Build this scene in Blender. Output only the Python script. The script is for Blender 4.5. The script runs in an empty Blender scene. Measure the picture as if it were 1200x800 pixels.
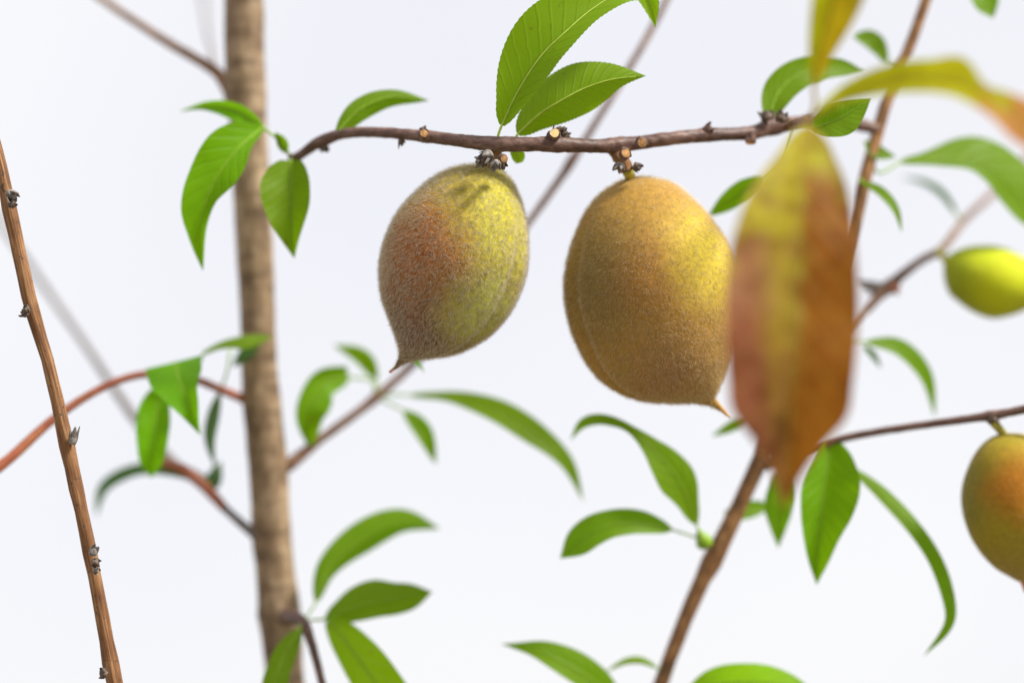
import bpy, math, random
import numpy as np
from mathutils import Vector, noise as mnoise

random.seed(7)
rng = np.random.default_rng(11)
scene = bpy.context.scene
COL = scene.collection
R = math.radians

# ------------------------------------------------------------------ camera
LENS, SENSOR, DIST = 100.0, 36.0, 0.65
PITCH = R(10)
FOCUS = np.array([0.0, 0.0, 1.40])
FWD = np.array([0.0, math.cos(PITCH), math.sin(PITCH)])
UP = np.array([0.0, -math.sin(PITCH), math.cos(PITCH)])
RIGHT = np.array([1.0, 0.0, 0.0])
EYE = FOCUS - FWD * DIST
cam_d = bpy.data.cameras.new('camera')
cam_d.lens, cam_d.sensor_width = LENS, SENSOR
cam_d.clip_start, cam_d.clip_end = 0.02, 500
cam_d.dof.use_dof = True
cam_d.dof.focus_distance = DIST
cam_d.dof.aperture_fstop = 3.7
cam = bpy.data.objects.new('camera', cam_d)
cam.location = EYE
cam.rotation_euler = (R(90) + PITCH, 0, 0)
COL.objects.link(cam)
scene.camera = cam

# ------------------------------------------------------------------ sky and sun
SUN_ELEV, SUN_AZ = R(47), R(117)          # azimuth clockwise from +Y: high, right and a little behind the camera
world = bpy.data.worlds.new('World')
scene.world = world
world.use_nodes = True
wn, wl = world.node_tree.nodes, world.node_tree.links
wn.clear()
w_out = wn.new('ShaderNodeOutputWorld')
w_bg = wn.new('ShaderNodeBackground')
w_bg.inputs['Strength'].default_value = 0.1
w_sky = wn.new('ShaderNodeTexSky')
w_sky.sky_type = 'NISHITA'
w_sky.sun_disc = False
w_sky.sun_elevation = SUN_ELEV
w_sky.sun_rotation = SUN_AZ
w_tc = wn.new('ShaderNodeTexCoord')
w_no = wn.new('ShaderNodeTexNoise')
w_no.inputs['Scale'].default_value = 2.6
w_no.inputs['Detail'].default_value = 2.0
w_rp = wn.new('ShaderNodeValToRGB')
w_rp.color_ramp.elements[0].position = 0.34
w_rp.color_ramp.elements[0].color = (6.65, 6.65, 7.05, 1)
w_rp.color_ramp.elements[1].position = 0.66
w_rp.color_ramp.elements[1].color = (7.45, 7.38, 7.45, 1)
w_mx = wn.new('ShaderNodeMix')
w_mx.data_type = 'RGBA'
w_mx.inputs['Factor'].default_value = 0.93
wl.new(w_tc.outputs['Generated'], w_no.inputs['Vector'])
wl.new(w_no.outputs['Fac'], w_rp.inputs['Fac'])
wl.new(w_sky.outputs['Color'], w_mx.inputs['A'])
wl.new(w_rp.outputs['Color'], w_mx.inputs['B'])
wl.new(w_mx.outputs['Result'], w_bg.inputs['Color'])
wl.new(w_bg.outputs['Background'], w_out.inputs['Surface'])

sun_d = bpy.data.lights.new('sun', 'SUN')
sun_d.energy = 5.0
sun_d.angle = R(12)
sun_d.color = (1.0, 0.95, 0.86)
sun = bpy.data.objects.new('sun', sun_d)
sun_dir = Vector((math.sin(SUN_AZ) * math.cos(SUN_ELEV), math.cos(SUN_AZ) * math.cos(SUN_ELEV), math.sin(SUN_ELEV)))
sun.rotation_euler = sun_dir.to_track_quat('Z', 'Y').to_euler()
sun.location = (1, -1, 4)
COL.objects.link(sun)

vs = scene.view_settings
vs.view_transform = 'Standard'
vs.look = 'None'
vs.exposure = 0.46
vs.gamma = 1.0
vs.use_curve_mapping = False
scene.render.engine = 'CYCLES'
scene.cycles.use_denoising = True
scene.cycles.max_bounces = 10
scene.cycles.transmission_bounces = 6

# ------------------------------------------------------------------ placing helpers
PX = DIST * SENSOR / LENS / 1200.0        # metres covered by one photograph pixel at the focus distance
DM = 0.0122                               # one unit of depth, in metres


def P(x, y, d=0.0):
    """A point of the scene: across, down, and d units behind the plane in focus."""
    dist = DIST + d * DM
    k = PX * dist / DIST
    return EYE + FWD * dist + RIGHT * ((x - 600) * k) + UP * ((400 - y) * k)


def S(px, d=0.0):
    return px * PX * (DIST + d * DM) / DIST


def catmull(pts, n):
    """Resample a list of rows (any width) to n rows with a centripetal-like Catmull-Rom spline."""
    p = np.asarray(pts, float)
    if len(p) == 2:
        t = np.linspace(0, 1, n)[:, None]
        return p[0] * (1 - t) + p[1] * t
    seg = np.linalg.norm(np.diff(p[:, :3] if p.shape[1] >= 3 else p, axis=0), axis=1) + 1e-9
    s = np.concatenate([[0], np.cumsum(seg)])
    m = np.zeros_like(p)
    for i in range(len(p)):
        a, b = max(i - 1, 0), min(i + 1, len(p) - 1)
        m[i] = (p[b] - p[a]) / (s[b] - s[a])
    q = np.linspace(0, s[-1], n)
    out = np.zeros((n, p.shape[1]))
    for k, v in enumerate(q):
        i = min(np.searchsorted(s, v, 'right') - 1, len(p) - 2)
        h = s[i + 1] - s[i]
        t = (v - s[i]) / h
        out[k] = ((2 * t**3 - 3 * t**2 + 1) * p[i] + (t**3 - 2 * t**2 + t) * h * m[i]
                  + (-2 * t**3 + 3 * t**2) * p[i + 1] + (t**3 - t**2) * h * m[i + 1])
    return out


def nz(p, f, seed=0.0):
    return mnoise.noise(Vector((p[0] * f + seed, p[1] * f - seed * 1.7, p[2] * f + seed * 0.6)))


def unit(v):
    return v / (np.linalg.norm(v) + 1e-12)


class MB:
    """Collects vertices, faces, material slots and uvs for one mesh object."""

    def __init__(self):
        self.v, self.f, self.m, self.uv = [], [], [], []
        self.n = 0

    def add(self, verts, faces, mat=0, uvs=None):
        verts = np.asarray(verts, float)
        self.v.append(verts)
        for k, f in enumerate(faces):
            self.f.append([i + self.n for i in f])
            self.m.append(mat)
            self.uv.append(uvs[k] if uvs is not None else [(0.5, 0.5)] * len(f))
        self.n += len(verts)

    def tube(self, pts, rad, sides=12, mat=0, rough=0.0, freq=300.0, seed=0.0, cap=True, capmat=None, flat=None):
        pts = np.asarray(pts, float)
        rad = np.asarray(rad, float)
        n = len(pts)
        tan = np.gradient(pts, axis=0)
        a = FWD.copy()
        verts = []
        length = 0.0
        vs_ = []
        for i in range(n):
            t = unit(tan[i])
            a = unit(a - t * np.dot(a, t)) if np.linalg.norm(np.cross(a, t)) > 1e-3 else unit(np.cross(t, UP))
            b = np.cross(t, a)
            if i:
                length += np.linalg.norm(pts[i] - pts[i - 1])
            vs_.append(length)
            for k in range(sides):
                w = 2 * math.pi * k / sides
                dirv = math.cos(w) * a + math.sin(w) * b
                p = pts[i] + dirv * rad[i]
                if rough:
                    p = p + dirv * rad[i] * rough * (nz(p, freq, seed) + 0.5 * nz(p, freq * 2.7, seed + 3))
                verts.append(p)
        faces, uvs = [], []
        for i in range(n - 1):
            for k in range(sides):
                k2 = (k + 1) % sides
                faces.append([i * sides + k, i * sides + k2, (i + 1) * sides + k2, (i + 1) * sides + k])
                u0, u1 = k / sides, (k + 1) / sides
                uvs.append([(u0, vs_[i]), (u1, vs_[i]), (u1, vs_[i + 1]), (u0, vs_[i + 1])])
        self.add(verts, faces, mat, uvs)
        if cap:
            base = self.n - n * sides
            cm = mat if capmat is None else capmat
            for row, rev in ((0, True), (n - 1, False)):
                loop = [base + row * sides + k for k in range(sides)]
                self.f.append(loop[::-1] if rev else loop)
                self.m.append(cm)
                self.uv.append([(0.5 + 0.5 * math.cos(2 * math.pi * k / sides), 0.5 + 0.5 * math.sin(2 * math.pi * k / sides)) for k in range(sides)])

    def build(self, name, mats, parent=None, loc=None, smooth=True):
        v = np.concatenate(self.v)
        if loc is None:
            loc = np.zeros(3)
        me = bpy.data.meshes.new(name)
        me.from_pydata((v - loc).tolist(), [], self.f)
        for m in (mats if isinstance(mats, (list, tuple)) else [mats]):
            me.materials.append(m)
        me.polygons.foreach_set('material_index', self.m)
        me.polygons.foreach_set('use_smooth', [smooth] * len(self.f))
        uv = me.uv_layers.new(name='UVMap')
        uv.data.foreach_set('uv', np.array([c for f in self.uv for c in f], float).ravel())
        me.update()
        o = bpy.data.objects.new(name, me)
        COL.objects.link(o)
        if parent is not None:
            o.parent = parent
            o.location = Vector(loc) - world_loc(parent)
        else:
            o.location = loc
        return o


def world_loc(o):
    p = Vector((0, 0, 0))
    while o is not None:
        p = p + o.location
        o = o.parent
    return p


def thing(name, label, cat, loc, group=None):
    o = bpy.data.objects.new(name, None)
    o.empty_display_size = 0.01
    o.location = loc
    o['label'], o['category'] = label, cat
    if group:
        o['group'] = group
    COL.objects.link(o)
    return o


# ------------------------------------------------------------------ materials
def mat_base(name):
    m = bpy.data.materials.new(name)
    m.use_nodes = True
    nt = m.node_tree
    nt.nodes.clear()
    out = nt.nodes.new('ShaderNodeOutputMaterial')
    return m, nt.nodes, nt.links, out


def ramp(nodes, stops):
    r = nodes.new('ShaderNodeValToRGB')
    e = r.color_ramp.elements
    while len(e) < len(stops):
        e.new(0.5)
    for k, (p, c) in enumerate(stops):
        e[k].position = p
        e[k].color = (*c, 1)
    return r


def mixc(nodes, links, fac, a, b, mode='MIX'):
    x = nodes.new('ShaderNodeMix')
    x.data_type = 'RGBA'
    x.blend_type = mode
    for sock, val in (('Factor', fac), ('A', a), ('B', b)):
        if isinstance(val, (int, float)):
            x.inputs[sock].default_value = val
        elif isinstance(val, tuple):
            x.inputs[sock].default_value = (*val, 1)
        else:
            links.new(val, x.inputs[sock])
    return x.outputs['Result']


def math_n(nodes, links, op, a, b=None, c=None, clamp=False):
    x = nodes.new('ShaderNodeMath')
    x.operation = op
    x.use_clamp = clamp
    for k, val in enumerate((a, b, c)):
        if val is None:
            continue
        if isinstance(val, (int, float)):
            x.inputs[k].default_value = val
        else:
            links.new(val, x.inputs[k])
    return x.outputs[0]


def bark(name, c_dark, c_mid, c_light, speck=(0.04, 0.03, 0.025), along=260.0, around=9.0, ring=0.0, speck_amt=0.5, rough=0.62, bump=0.35):
    m, n, l, out = mat_base(name)
    tc = n.new('ShaderNodeTexCoord')
    mp = n.new('ShaderNodeMapping')
    mp.inputs['Scale'].default_value = (around, along, 1)
    l.new(tc.outputs['UV'], mp.inputs['Vector'])
    n1 = n.new('ShaderNodeTexNoise')
    n1.inputs['Scale'].default_value = 1.0
    n1.inputs['Detail'].default_value = 5
    n1.inputs['Roughness'].default_value = 0.65
    l.new(mp.outputs['Vector'], n1.inputs['Vector'])
    big = n.new('ShaderNodeTexNoise')
    big.inputs['Scale'].default_value = 90
    big.inputs['Detail'].default_value = 3
    l.new(tc.outputs['Object'], big.inputs['Vector'])
    s = math_n(n, l, 'ADD', math_n(n, l, 'MULTIPLY', n1.outputs['Fac'], 0.6), math_n(n, l, 'MULTIPLY', big.outputs['Fac'], 0.4))
    r = ramp(n, [(0.34, c_dark), (0.5, c_mid), (0.66, c_light)])
    l.new(s, r.inputs['Fac'])
    col = r.outputs['Color']
    vo = n.new('ShaderNodeTexNoise')
    vo.inputs['Scale'].default_value = 900
    vo.inputs['Detail'].default_value = 1
    l.new(tc.outputs['Object'], vo.inputs['Vector'])
    sp = ramp(n, [(0.66, (0, 0, 0)), (0.72, (1, 1, 1))])
    l.new(vo.outputs['Fac'], sp.inputs['Fac'])
    col = mixc(n, l, math_n(n, l, 'MULTIPLY', sp.outputs['Color'], speck_amt), col, speck)
    if ring:
        mp2 = n.new('ShaderNodeMapping')
        mp2.inputs['Scale'].default_value = (2.2, 300, 1)
        l.new(tc.outputs['UV'], mp2.inputs['Vector'])
        n2 = n.new('ShaderNodeTexNoise')
        n2.inputs['Scale'].default_value = 1.0
        n2.inputs['Detail'].default_value = 3
        l.new(mp2.outputs['Vector'], n2.inputs['Vector'])
        rr = ramp(n, [(0.5, (0, 0, 0)), (0.68, (1, 1, 1))])
        l.new(n2.outputs['Fac'], rr.inputs['Fac'])
        col = mixc(n, l, math_n(n, l, 'MULTIPLY', rr.outputs['Color'], ring), col, c_dark)
    b = n.new('ShaderNodeBsdfPrincipled')
    b.inputs['Roughness'].default_value = rough
    b.inputs['Specular IOR Level'].default_value = 0.35
    l.new(col, b.inputs['Base Color'])
    bp = n.new('ShaderNodeBump')
    bp.inputs['Strength'].default_value = bump
    bp.inputs['Distance'].default_value = 0.0006
    l.new(s, bp.inputs['Height'])
    l.new(bp.outputs['Normal'], b.inputs['Normal'])
    l.new(b.outputs['BSDF'], out.inputs['Surface'])
    return m


def plain(name, col, rough=0.6, var=0.35, scale=400):
    m, n, l, out = mat_base(name)
    tc = n.new('ShaderNodeTexCoord')
    no = n.new('ShaderNodeTexNoise')
    no.inputs['Scale'].default_value = scale
    no.inputs['Detail'].default_value = 4
    l.new(tc.outputs['Object'], no.inputs['Vector'])
    r = ramp(n, [(0.3, tuple(c * (1 - var) for c in col)), (0.7, tuple(min(1, c * (1 + var)) for c in col))])
    l.new(no.outputs['Fac'], r.inputs['Fac'])
    b = n.new('ShaderNodeBsdfPrincipled')
    b.inputs['Roughness'].default_value = rough
    b.inputs['Specular IOR Level'].default_value = 0.3
    l.new(r.outputs['Color'], b.inputs['Base Color'])
    bp = n.new('ShaderNodeBump')
    bp.inputs['Strength'].default_value = 0.4
    bp.inputs['Distance'].default_value = 0.0004
    l.new(no.outputs['Fac'], bp.inputs['Height'])
    l.new(bp.outputs['Normal'], b.inputs['Normal'])
    l.new(b.outputs['BSDF'], out.inputs['Surface'])
    return m


def leaf_mat(name, refl, trans, vein, back=None, veins=11.0, gloss=0.5, stops=None, blotch=None, var=0.12, tfac=0.5, vein_amt=0.35):
    """Blade: reflecting side, light coming through, pinnate veins raised on the blade. uv: u across (0.5 midrib), v along."""
    m, n, l, out = mat_base(name)
    tc = n.new('ShaderNodeTexCoord')
    sep = n.new('ShaderNodeSeparateXYZ')
    l.new(tc.outputs['UV'], sep.inputs['Vector'])
    a = math_n(n, l, 'ABSOLUTE', math_n(n, l, 'SUBTRACT', sep.outputs['X'], 0.5))       # 0 .. .5
    nz1 = n.new('ShaderNodeTexNoise')
    nz1.inputs['Scale'].default_value = 260
    nz1.inputs['Detail'].default_value = 3
    l.new(tc.outputs['Object'], nz1.inputs['Vector'])
    ph = math_n(n, l, 'SUBTRACT', math_n(n, l, 'MULTIPLY', sep.outputs['Y'], veins),
                math_n(n, l, 'MULTIPLY', math_n(n, l, 'POWER', a, 0.8), 3.6))
    ph = math_n(n, l, 'ADD', ph, math_n(n, l, 'MULTIPLY', nz1.outputs['Fac'], 0.35))
    tri = math_n(n, l, 'PINGPONG', ph, 0.5)                                            # 0 on a vein
    line = math_n(n, l, 'SUBTRACT', 1.0, math_n(n, l, 'MULTIPLY', tri, 7.0), clamp=True)
    mid = math_n(n, l, 'SUBTRACT', 1.0, math_n(n, l, 'MULTIPLY', a, 30.0), clamp=True)
    vmask = math_n(n, l, 'MAXIMUM', math_n(n, l, 'MULTIPLY', line, 0.55), mid)
    info = n.new('ShaderNodeObjectInfo')
    nz2 = n.new('ShaderNodeTexNoise')
    nz2.inputs['Scale'].default_value = 120
    nz2.inputs['Detail'].default_value = 4
    l.new(tc.outputs['Object'], nz2.inputs['Vector'])
    if stops:
        # colour runs along the blade, its border broken by noise
        v = math_n(n, l, 'ADD', sep.outputs['Y'], math_n(n, l, 'MULTIPLY', math_n(n, l, 'SUBTRACT', nz2.outputs['Fac'], 0.5), 0.6))
        r = ramp(n, stops)
        l.new(v, r.inputs['Fac'])
        base = r.outputs['Color']
        if blotch:
            side, bcol, lim, stripe = blotch
            u = math_n(n, l, 'ADD', sep.outputs['X'], math_n(n, l, 'MULTIPLY', math_n(n, l, 'SUBTRACT', nz2.outputs['Fac'], 0.5), 0.34))
            mr = n.new('ShaderNodeMapRange')
            mr.interpolation_type = 'SMOOTHSTEP'
            mr.inputs['From Min'].default_value = lim[0]
            mr.inputs['From Max'].default_value = lim[1]
            l.new(u, mr.inputs['Value'])
            vr = n.new('ShaderNodeMapRange')
            vr.inputs['From Min'].default_value = lim[2]
            vr.inputs['From Max'].default_value = lim[3]
            l.new(v, vr.inputs['Value'])
            base = mixc(n, l, math_n(n, l, 'MULTIPLY', mr.outputs['Result'], vr.outputs['Result']), base, bcol)
            if stripe:
                st = n.new('ShaderNodeMapRange')
                st.interpolation_type = 'SMOOTHSTEP'
                st.inputs['From Min'].default_value = stripe[1]
                st.inputs['From Max'].default_value = 0.0
                l.new(math_n(n, l, 'ABSOLUTE', math_n(n, l, 'SUBTRACT', u, stripe[0])), st.inputs['Value'])
                sv = n.new('ShaderNodeMapRange')
                sv.inputs['From Min'].default_value = 0.9
                sv.inputs['From Max'].default_value = 0.5
                l.new(v, sv.inputs['Value'])
                base = mixc(n, l, math_n(n, l, 'MULTIPLY', math_n(n, l, 'MULTIPLY', st.outputs['Result'], sv.outputs['Result']), 0.65), base, stripe[2])
        nz3 = n.new('ShaderNodeTexNoise')
        nz3.inputs['Scale'].default_value = 210
        nz3.inputs['Detail'].default_value = 6
        nz3.inputs['Roughness'].default_value = 0.7
        l.new(tc.outputs['Object'], nz3.inputs['Vector'])
        mt = ramp(n, [(0.36, (0.6, 0.45, 0.35)), (0.52, (1, 1, 1)), (0.68, (1.25, 1.3, 1.1))])
        l.new(nz3.outputs['Fac'], mt.inputs['Fac'])
        base = mixc(n, l, 0.75 if blotch and blotch[3] else 0.3, base, mt.outputs['Color'], 'MULTIPLY')
        rc = base
        tcx = mixc(n, l, 1.0, base, (1.25, 1.15, 0.9), 'MULTIPLY')
    else:
        rc = mixc(n, l, nz2.outputs['Fac'], tuple(c * (1 - var) for c in refl), tuple(c * (1 + var) for c in refl))
        tcx = mixc(n, l, nz2.outputs['Fac'], tuple(c * (1 - var) for c in trans), tuple(c * (1 + var) for c in trans))
    hs = n.new('ShaderNodeHueSaturation')
    hs2 = n.new('ShaderNodeHueSaturation')
    hue = math_n(n, l, 'ADD', 0.494, math_n(n, l, 'MULTIPLY', info.outputs['Random'], 0.018))
    val = math_n(n, l, 'ADD', 0.86, math_n(n, l, 'MULTIPLY', info.outputs['Random'], 0.28))
    for h, c in ((hs, rc), (hs2, tcx)):
        l.new(hue, h.inputs['Hue'])
        l.new(val, h.inputs['Value'])
        l.new(c, h.inputs['Color'])
    vm = math_n(n, l, 'MULTIPLY', vmask, vein_amt)
    rcol = mixc(n, l, vm, hs.outputs['Color'], vein)
    tcol = mixc(n, l, vm, hs2.outputs['Color'], tuple(min(1, c * 1.2) for c in vein))
    bl = n.new('ShaderNodeTexNoise')
    bl.inputs['Scale'].default_value = 420
    bl.inputs['Detail'].default_value = 2
    l.new(tc.outputs['Object'], bl.inputs['Vector'])
    br = ramp(n, [(0.70, (0, 0, 0)), (0.75, (1, 1, 1))])
    l.new(bl.outputs['Fac'], br.inputs['Fac'])
    bm = math_n(n, l, 'MULTIPLY', br.outputs['Color'], 0.7)
    rcol = mixc(n, l, bm, rcol, (0.20, 0.13, 0.03))
    tcol = mixc(n, l, bm, tcol, (0.22, 0.15, 0.02))
    if back:
        geo = n.new('ShaderNodeNewGeometry')
        rcol = mixc(n, l, geo.outputs['Backfacing'], rcol, back)
    bp = n.new('ShaderNodeBump')
    bp.inputs['Strength'].default_value = 0.55
    bp.inputs['Distance'].default_value = 0.0005
    bp.invert = True
    hgt = math_n(n, l, 'ADD', vmask, math_n(n, l, 'MULTIPLY', nz1.outputs['Fac'], 0.5))
    l.new(hgt, bp.inputs['Height'])
    pr = n.new('ShaderNodeBsdfPrincipled')
    pr.inputs['Roughness'].default_value = gloss
    pr.inputs['Specular IOR Level'].default_value = 0.16
    l.new(rcol, pr.inputs['Base Color'])
    l.new(bp.outputs['Normal'], pr.inputs['Normal'])
    tr = n.new('ShaderNodeBsdfTranslucent')
    l.new(tcol, tr.inputs['Color'])
    l.new(bp.outputs['Normal'], tr.inputs['Normal'])
    mx = n.new('ShaderNodeMixShader')
    mx.inputs['Fac'].default_value = tfac
    l.new(pr.outputs['BSDF'], mx.inputs[1])
    l.new(tr.outputs['BSDF'], mx.inputs[2])
    l.new(mx.outputs['Shader'], out.inputs['Surface'])
    return m


def peach_mat(name, base, blobs, fine=0.35, warp=0.004):
    """Skin pigment plus painted lit and shaded sides: patches of colour set in the fruit's own space (centre, inner radius, outer radius, colour, strength)."""
    m, n, l, out = mat_base(name)
    tc = n.new('ShaderNodeTexCoord')
    no = n.new('ShaderNodeTexNoise')
    no.inputs['Scale'].default_value = 110
    no.inputs['Detail'].default_value = 5
    l.new(tc.outputs['Object'], no.inputs['Vector'])
    wv = n.new('ShaderNodeVectorMath')
    wv.operation = 'MULTIPLY_ADD'
    l.new(no.outputs['Color'], wv.inputs[0])
    wv.inputs[1].default_value = (warp * 2,) * 3
    l.new(tc.outputs['Object'], wv.inputs[2])
    col = base
    for c, r0, r1, cc, amt in blobs:
        d = n.new('ShaderNodeVectorMath')
        d.operation = 'DISTANCE'
        l.new(wv.outputs['Vector'], d.inputs[0])
        d.inputs[1].default_value = tuple(np.asarray(c) + warp)
        mr = n.new('ShaderNodeMapRange')
        mr.interpolation_type = 'SMOOTHSTEP'
        mr.inputs['From Min'].default_value = r1
        mr.inputs['From Max'].default_value = r0
        mr.inputs['To Max'].default_value = amt
        l.new(d.outputs['Value'], mr.inputs['Value'])
        col = mixc(n, l, mr.outputs['Result'], col, cc)
    f = n.new('ShaderNodeTexNoise')
    f.inputs['Scale'].default_value = 900
    f.inputs['Detail'].default_value = 3
    l.new(tc.outputs['Object'], f.inputs['Vector'])
    r = ramp(n, [(0.3, (1 - fine,) * 3), (0.7, (1.0 + fine * 0.6,) * 3)])
    l.new(f.outputs['Fac'], r.inputs['Fac'])
    col = mixc(n, l, 1.0, col, r.outputs['Color'], 'MULTIPLY')
    b = n.new('ShaderNodeBsdfPrincipled')
    b.inputs['Roughness'].default_value = 0.75
    b.inputs['Specular IOR Level'].default_value = 0.2
    b.inputs['Sheen Weight'].default_value = 0.12
    b.inputs['Sheen Roughness'].default_value = 0.4
    b.inputs['Sheen Tint'].default_value = (1.0, 0.92, 0.75, 1)
    l.new(col, b.inputs['Base Color'])
    bp = n.new('ShaderNodeBump')
    bp.inputs['Strength'].default_value = 0.25
    bp.inputs['Distance'].default_value = 0.0004
    l.new(f.outputs['Fac'], bp.inputs['Height'])
    l.new(bp.outputs['Normal'], b.inputs['Normal'])
    l.new(b.outputs['BSDF'], out.inputs['Surface'])
    return m


def hair_mat(name, col):
    m, n, l, out = mat_base(name)
    d = n.new('ShaderNodeBsdfDiffuse')
    d.inputs['Color'].default_value = (*col, 1)
    t = n.new('ShaderNodeBsdfTranslucent')
    t.inputs['Color'].default_value = (*col, 1)
    mx = n.new('ShaderNodeMixShader')
    mx.inputs['Fac'].default_value = 0.5
    l.new(d.outputs['BSDF'], mx.inputs[1])
    l.new(t.outputs['BSDF'], mx.inputs[2])
    l.new(mx.outputs['Shader'], out.inputs['Surface'])
    return m


M_TRUNK = bark('trunk_bark', (0.085, 0.05, 0.026), (0.23, 0.155, 0.09), (0.44, 0.33, 0.215), along=130, around=9, ring=0.75, speck_amt=0.3)
M_PURPLE = bark('purple_bark', (0.04, 0.02, 0.016), (0.105, 0.055, 0.043), (0.22, 0.135, 0.105), along=330, around=8, speck=(0.30, 0.20, 0.13), speck_amt=0.3, rough=0.5)
M_BROWN = bark('brown_bark', (0.06, 0.028, 0.012), (0.20, 0.095, 0.035), (0.42, 0.225, 0.09), along=260, around=8)
M_RED = bark('red_bark', (0.16, 0.04, 0.02), (0.29, 0.085, 0.04), (0.40, 0.16, 0.07), along=200, around=6, speck_amt=0.2, rough=0.45)
M_ORANGE = bark('orange_bark', (0.05, 0.018, 0.008), (0.18, 0.078, 0.028), (0.44, 0.25, 0.115), along=70, around=20, speck_amt=0.75, bump=0.6)
M_GREYBARK = bark('grey_brown_bark', (0.08, 0.065, 0.06), (0.15, 0.125, 0.115), (0.23, 0.19, 0.175))
M_PALEBROWN = bark('pale_brown_bark', (0.075, 0.036, 0.022), (0.17, 0.092, 0.058), (0.29, 0.175, 0.115))
M_SCALE = plain('dark_bud_scale', (0.085, 0.06, 0.046), var=0.6)
M_GREYSCALE = plain('grey_bud_scale', (0.20, 0.18, 0.165), var=0.6, scale=700)
M_SCAR = plain('pale_wood_scar', (0.62, 0.42, 0.20), var=0.3, rough=0.95)
M_ORSCAR = plain('orange_scar', (0.40, 0.22, 0.09), var=0.6, scale=900, rough=0.95)
M_STALK = plain('green_stalk', (0.42, 0.38, 0.06), var=0.3)
M_PETIOLE = plain('petiole', (0.20, 0.34, 0.02), var=0.15, rough=0.45)
M_RIB = plain('pale_midrib', (0.38, 0.50, 0.07), var=0.15, rough=0.5)
M_REDRIB = plain('tan_midrib', (0.30, 0.22, 0.02), var=0.2, rough=0.6)
M_GREEN = leaf_mat('green_leaf', (0.11, 0.275, 0.002), (0.255, 0.52, 0.001), (0.26, 0.46, 0.02), back=(0.11, 0.19, 0.008), tfac=0.45, vein_amt=0.18)
M_FOCUSLEAF = leaf_mat('fresh_leaf', (0.16, 0.33, 0.003), (0.32, 0.52, 0.002), (0.42, 0.56, 0.05), back=(0.13, 0.23, 0.01), veins=15, vein_amt=0.36, tfac=0.42)
M_BRIGHT = leaf_mat('yellow_green_leaf', (0.19, 0.36, 0.003), (0.36, 0.60, 0.002), (0.42, 0.55, 0.12))
M_DARK = leaf_mat('dark_leaf', (0.045, 0.12, 0.03), (0.08, 0.20, 0.04), (0.18, 0.28, 0.10), back=(0.10, 0.17, 0.09), tfac=0.35)
M_YELLOW = leaf_mat('yellow_autumn_leaf', (0.4, 0.35, 0.02), (0.5, 0.45, 0.02), (0.55, 0.52, 0.06),
                    stops=[(0.0, (0.44, 0.50, 0.006)), (0.60, (0.48, 0.47, 0.006)), (0.70, (0.48, 0.22, 0.03)), (1.0, (0.38, 0.13, 0.04))], tfac=0.55)
M_UPLEAF = leaf_mat('olive_autumn_leaf', (0.4, 0.35, 0.02), (0.5, 0.45, 0.02), (0.55, 0.52, 0.06),
                    stops=[(0.0, (0.54, 0.58, 0.008)), (1.0, (0.46, 0.50, 0.006))],
                    blotch=('R', (0.40, 0.33, 0.008), (0.40, 0.62, -0.2, 0.15), None), tfac=0.55)
M_REDLEAF = leaf_mat('red_autumn_leaf', (0.4, 0.2, 0.1), (0.5, 0.2, 0.1), (0.45, 0.36, 0.04),
                     stops=[(0.0, (0.36, 0.33, 0.015)), (0.2, (0.38, 0.31, 0.03)), (0.38, (0.32, 0.15, 0.075)), (0.6, (0.25, 0.08, 0.045)),
                            (0.74, (0.24, 0.085, 0.04)), (0.84, (0.12, 0.035, 0.014)), (1.0, (0.30, 0.13, 0.04))],
                     blotch=('R', (0.25, 0.085, 0.008), (0.47, 0.58, 0.0, 0.22), (0.41, 0.22, (0.36, 0.29, 0.012))), tfac=0.5, gloss=0.5, vein_amt=0.15)
M_GROUND = plain('soil', (0.19, 0.165, 0.12), rough=0.95, scale=30)

# ------------------------------------------------------------------ leaves
def prof(t):
    """Lance-shaped half width, 0..1, tip drawn out."""
    return (np.sin(np.pi * np.clip(t, 0, 1) ** 0.82) ** 0.9) * (1 - 0.12 * t)


def widths(w, t):
    if isinstance(w, (int, float)):
        return w * prof(t)
    w = np.asarray(w, float)
    m = np.gradient(w)
    m[0] = 2 * m[0]
    x = np.clip(t, 0, 1) * (len(w) - 1)
    i = np.minimum(x.astype(int), len(w) - 2)
    q = x - i
    return np.maximum((2 * q**3 - 3 * q**2 + 1) * w[i] + (q**3 - 2 * q**2 + q) * m[i] + (3 * q**2 - 2 * q**3) * w[i + 1] + (q**3 - q**2) * m[i + 1], 0)


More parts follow.
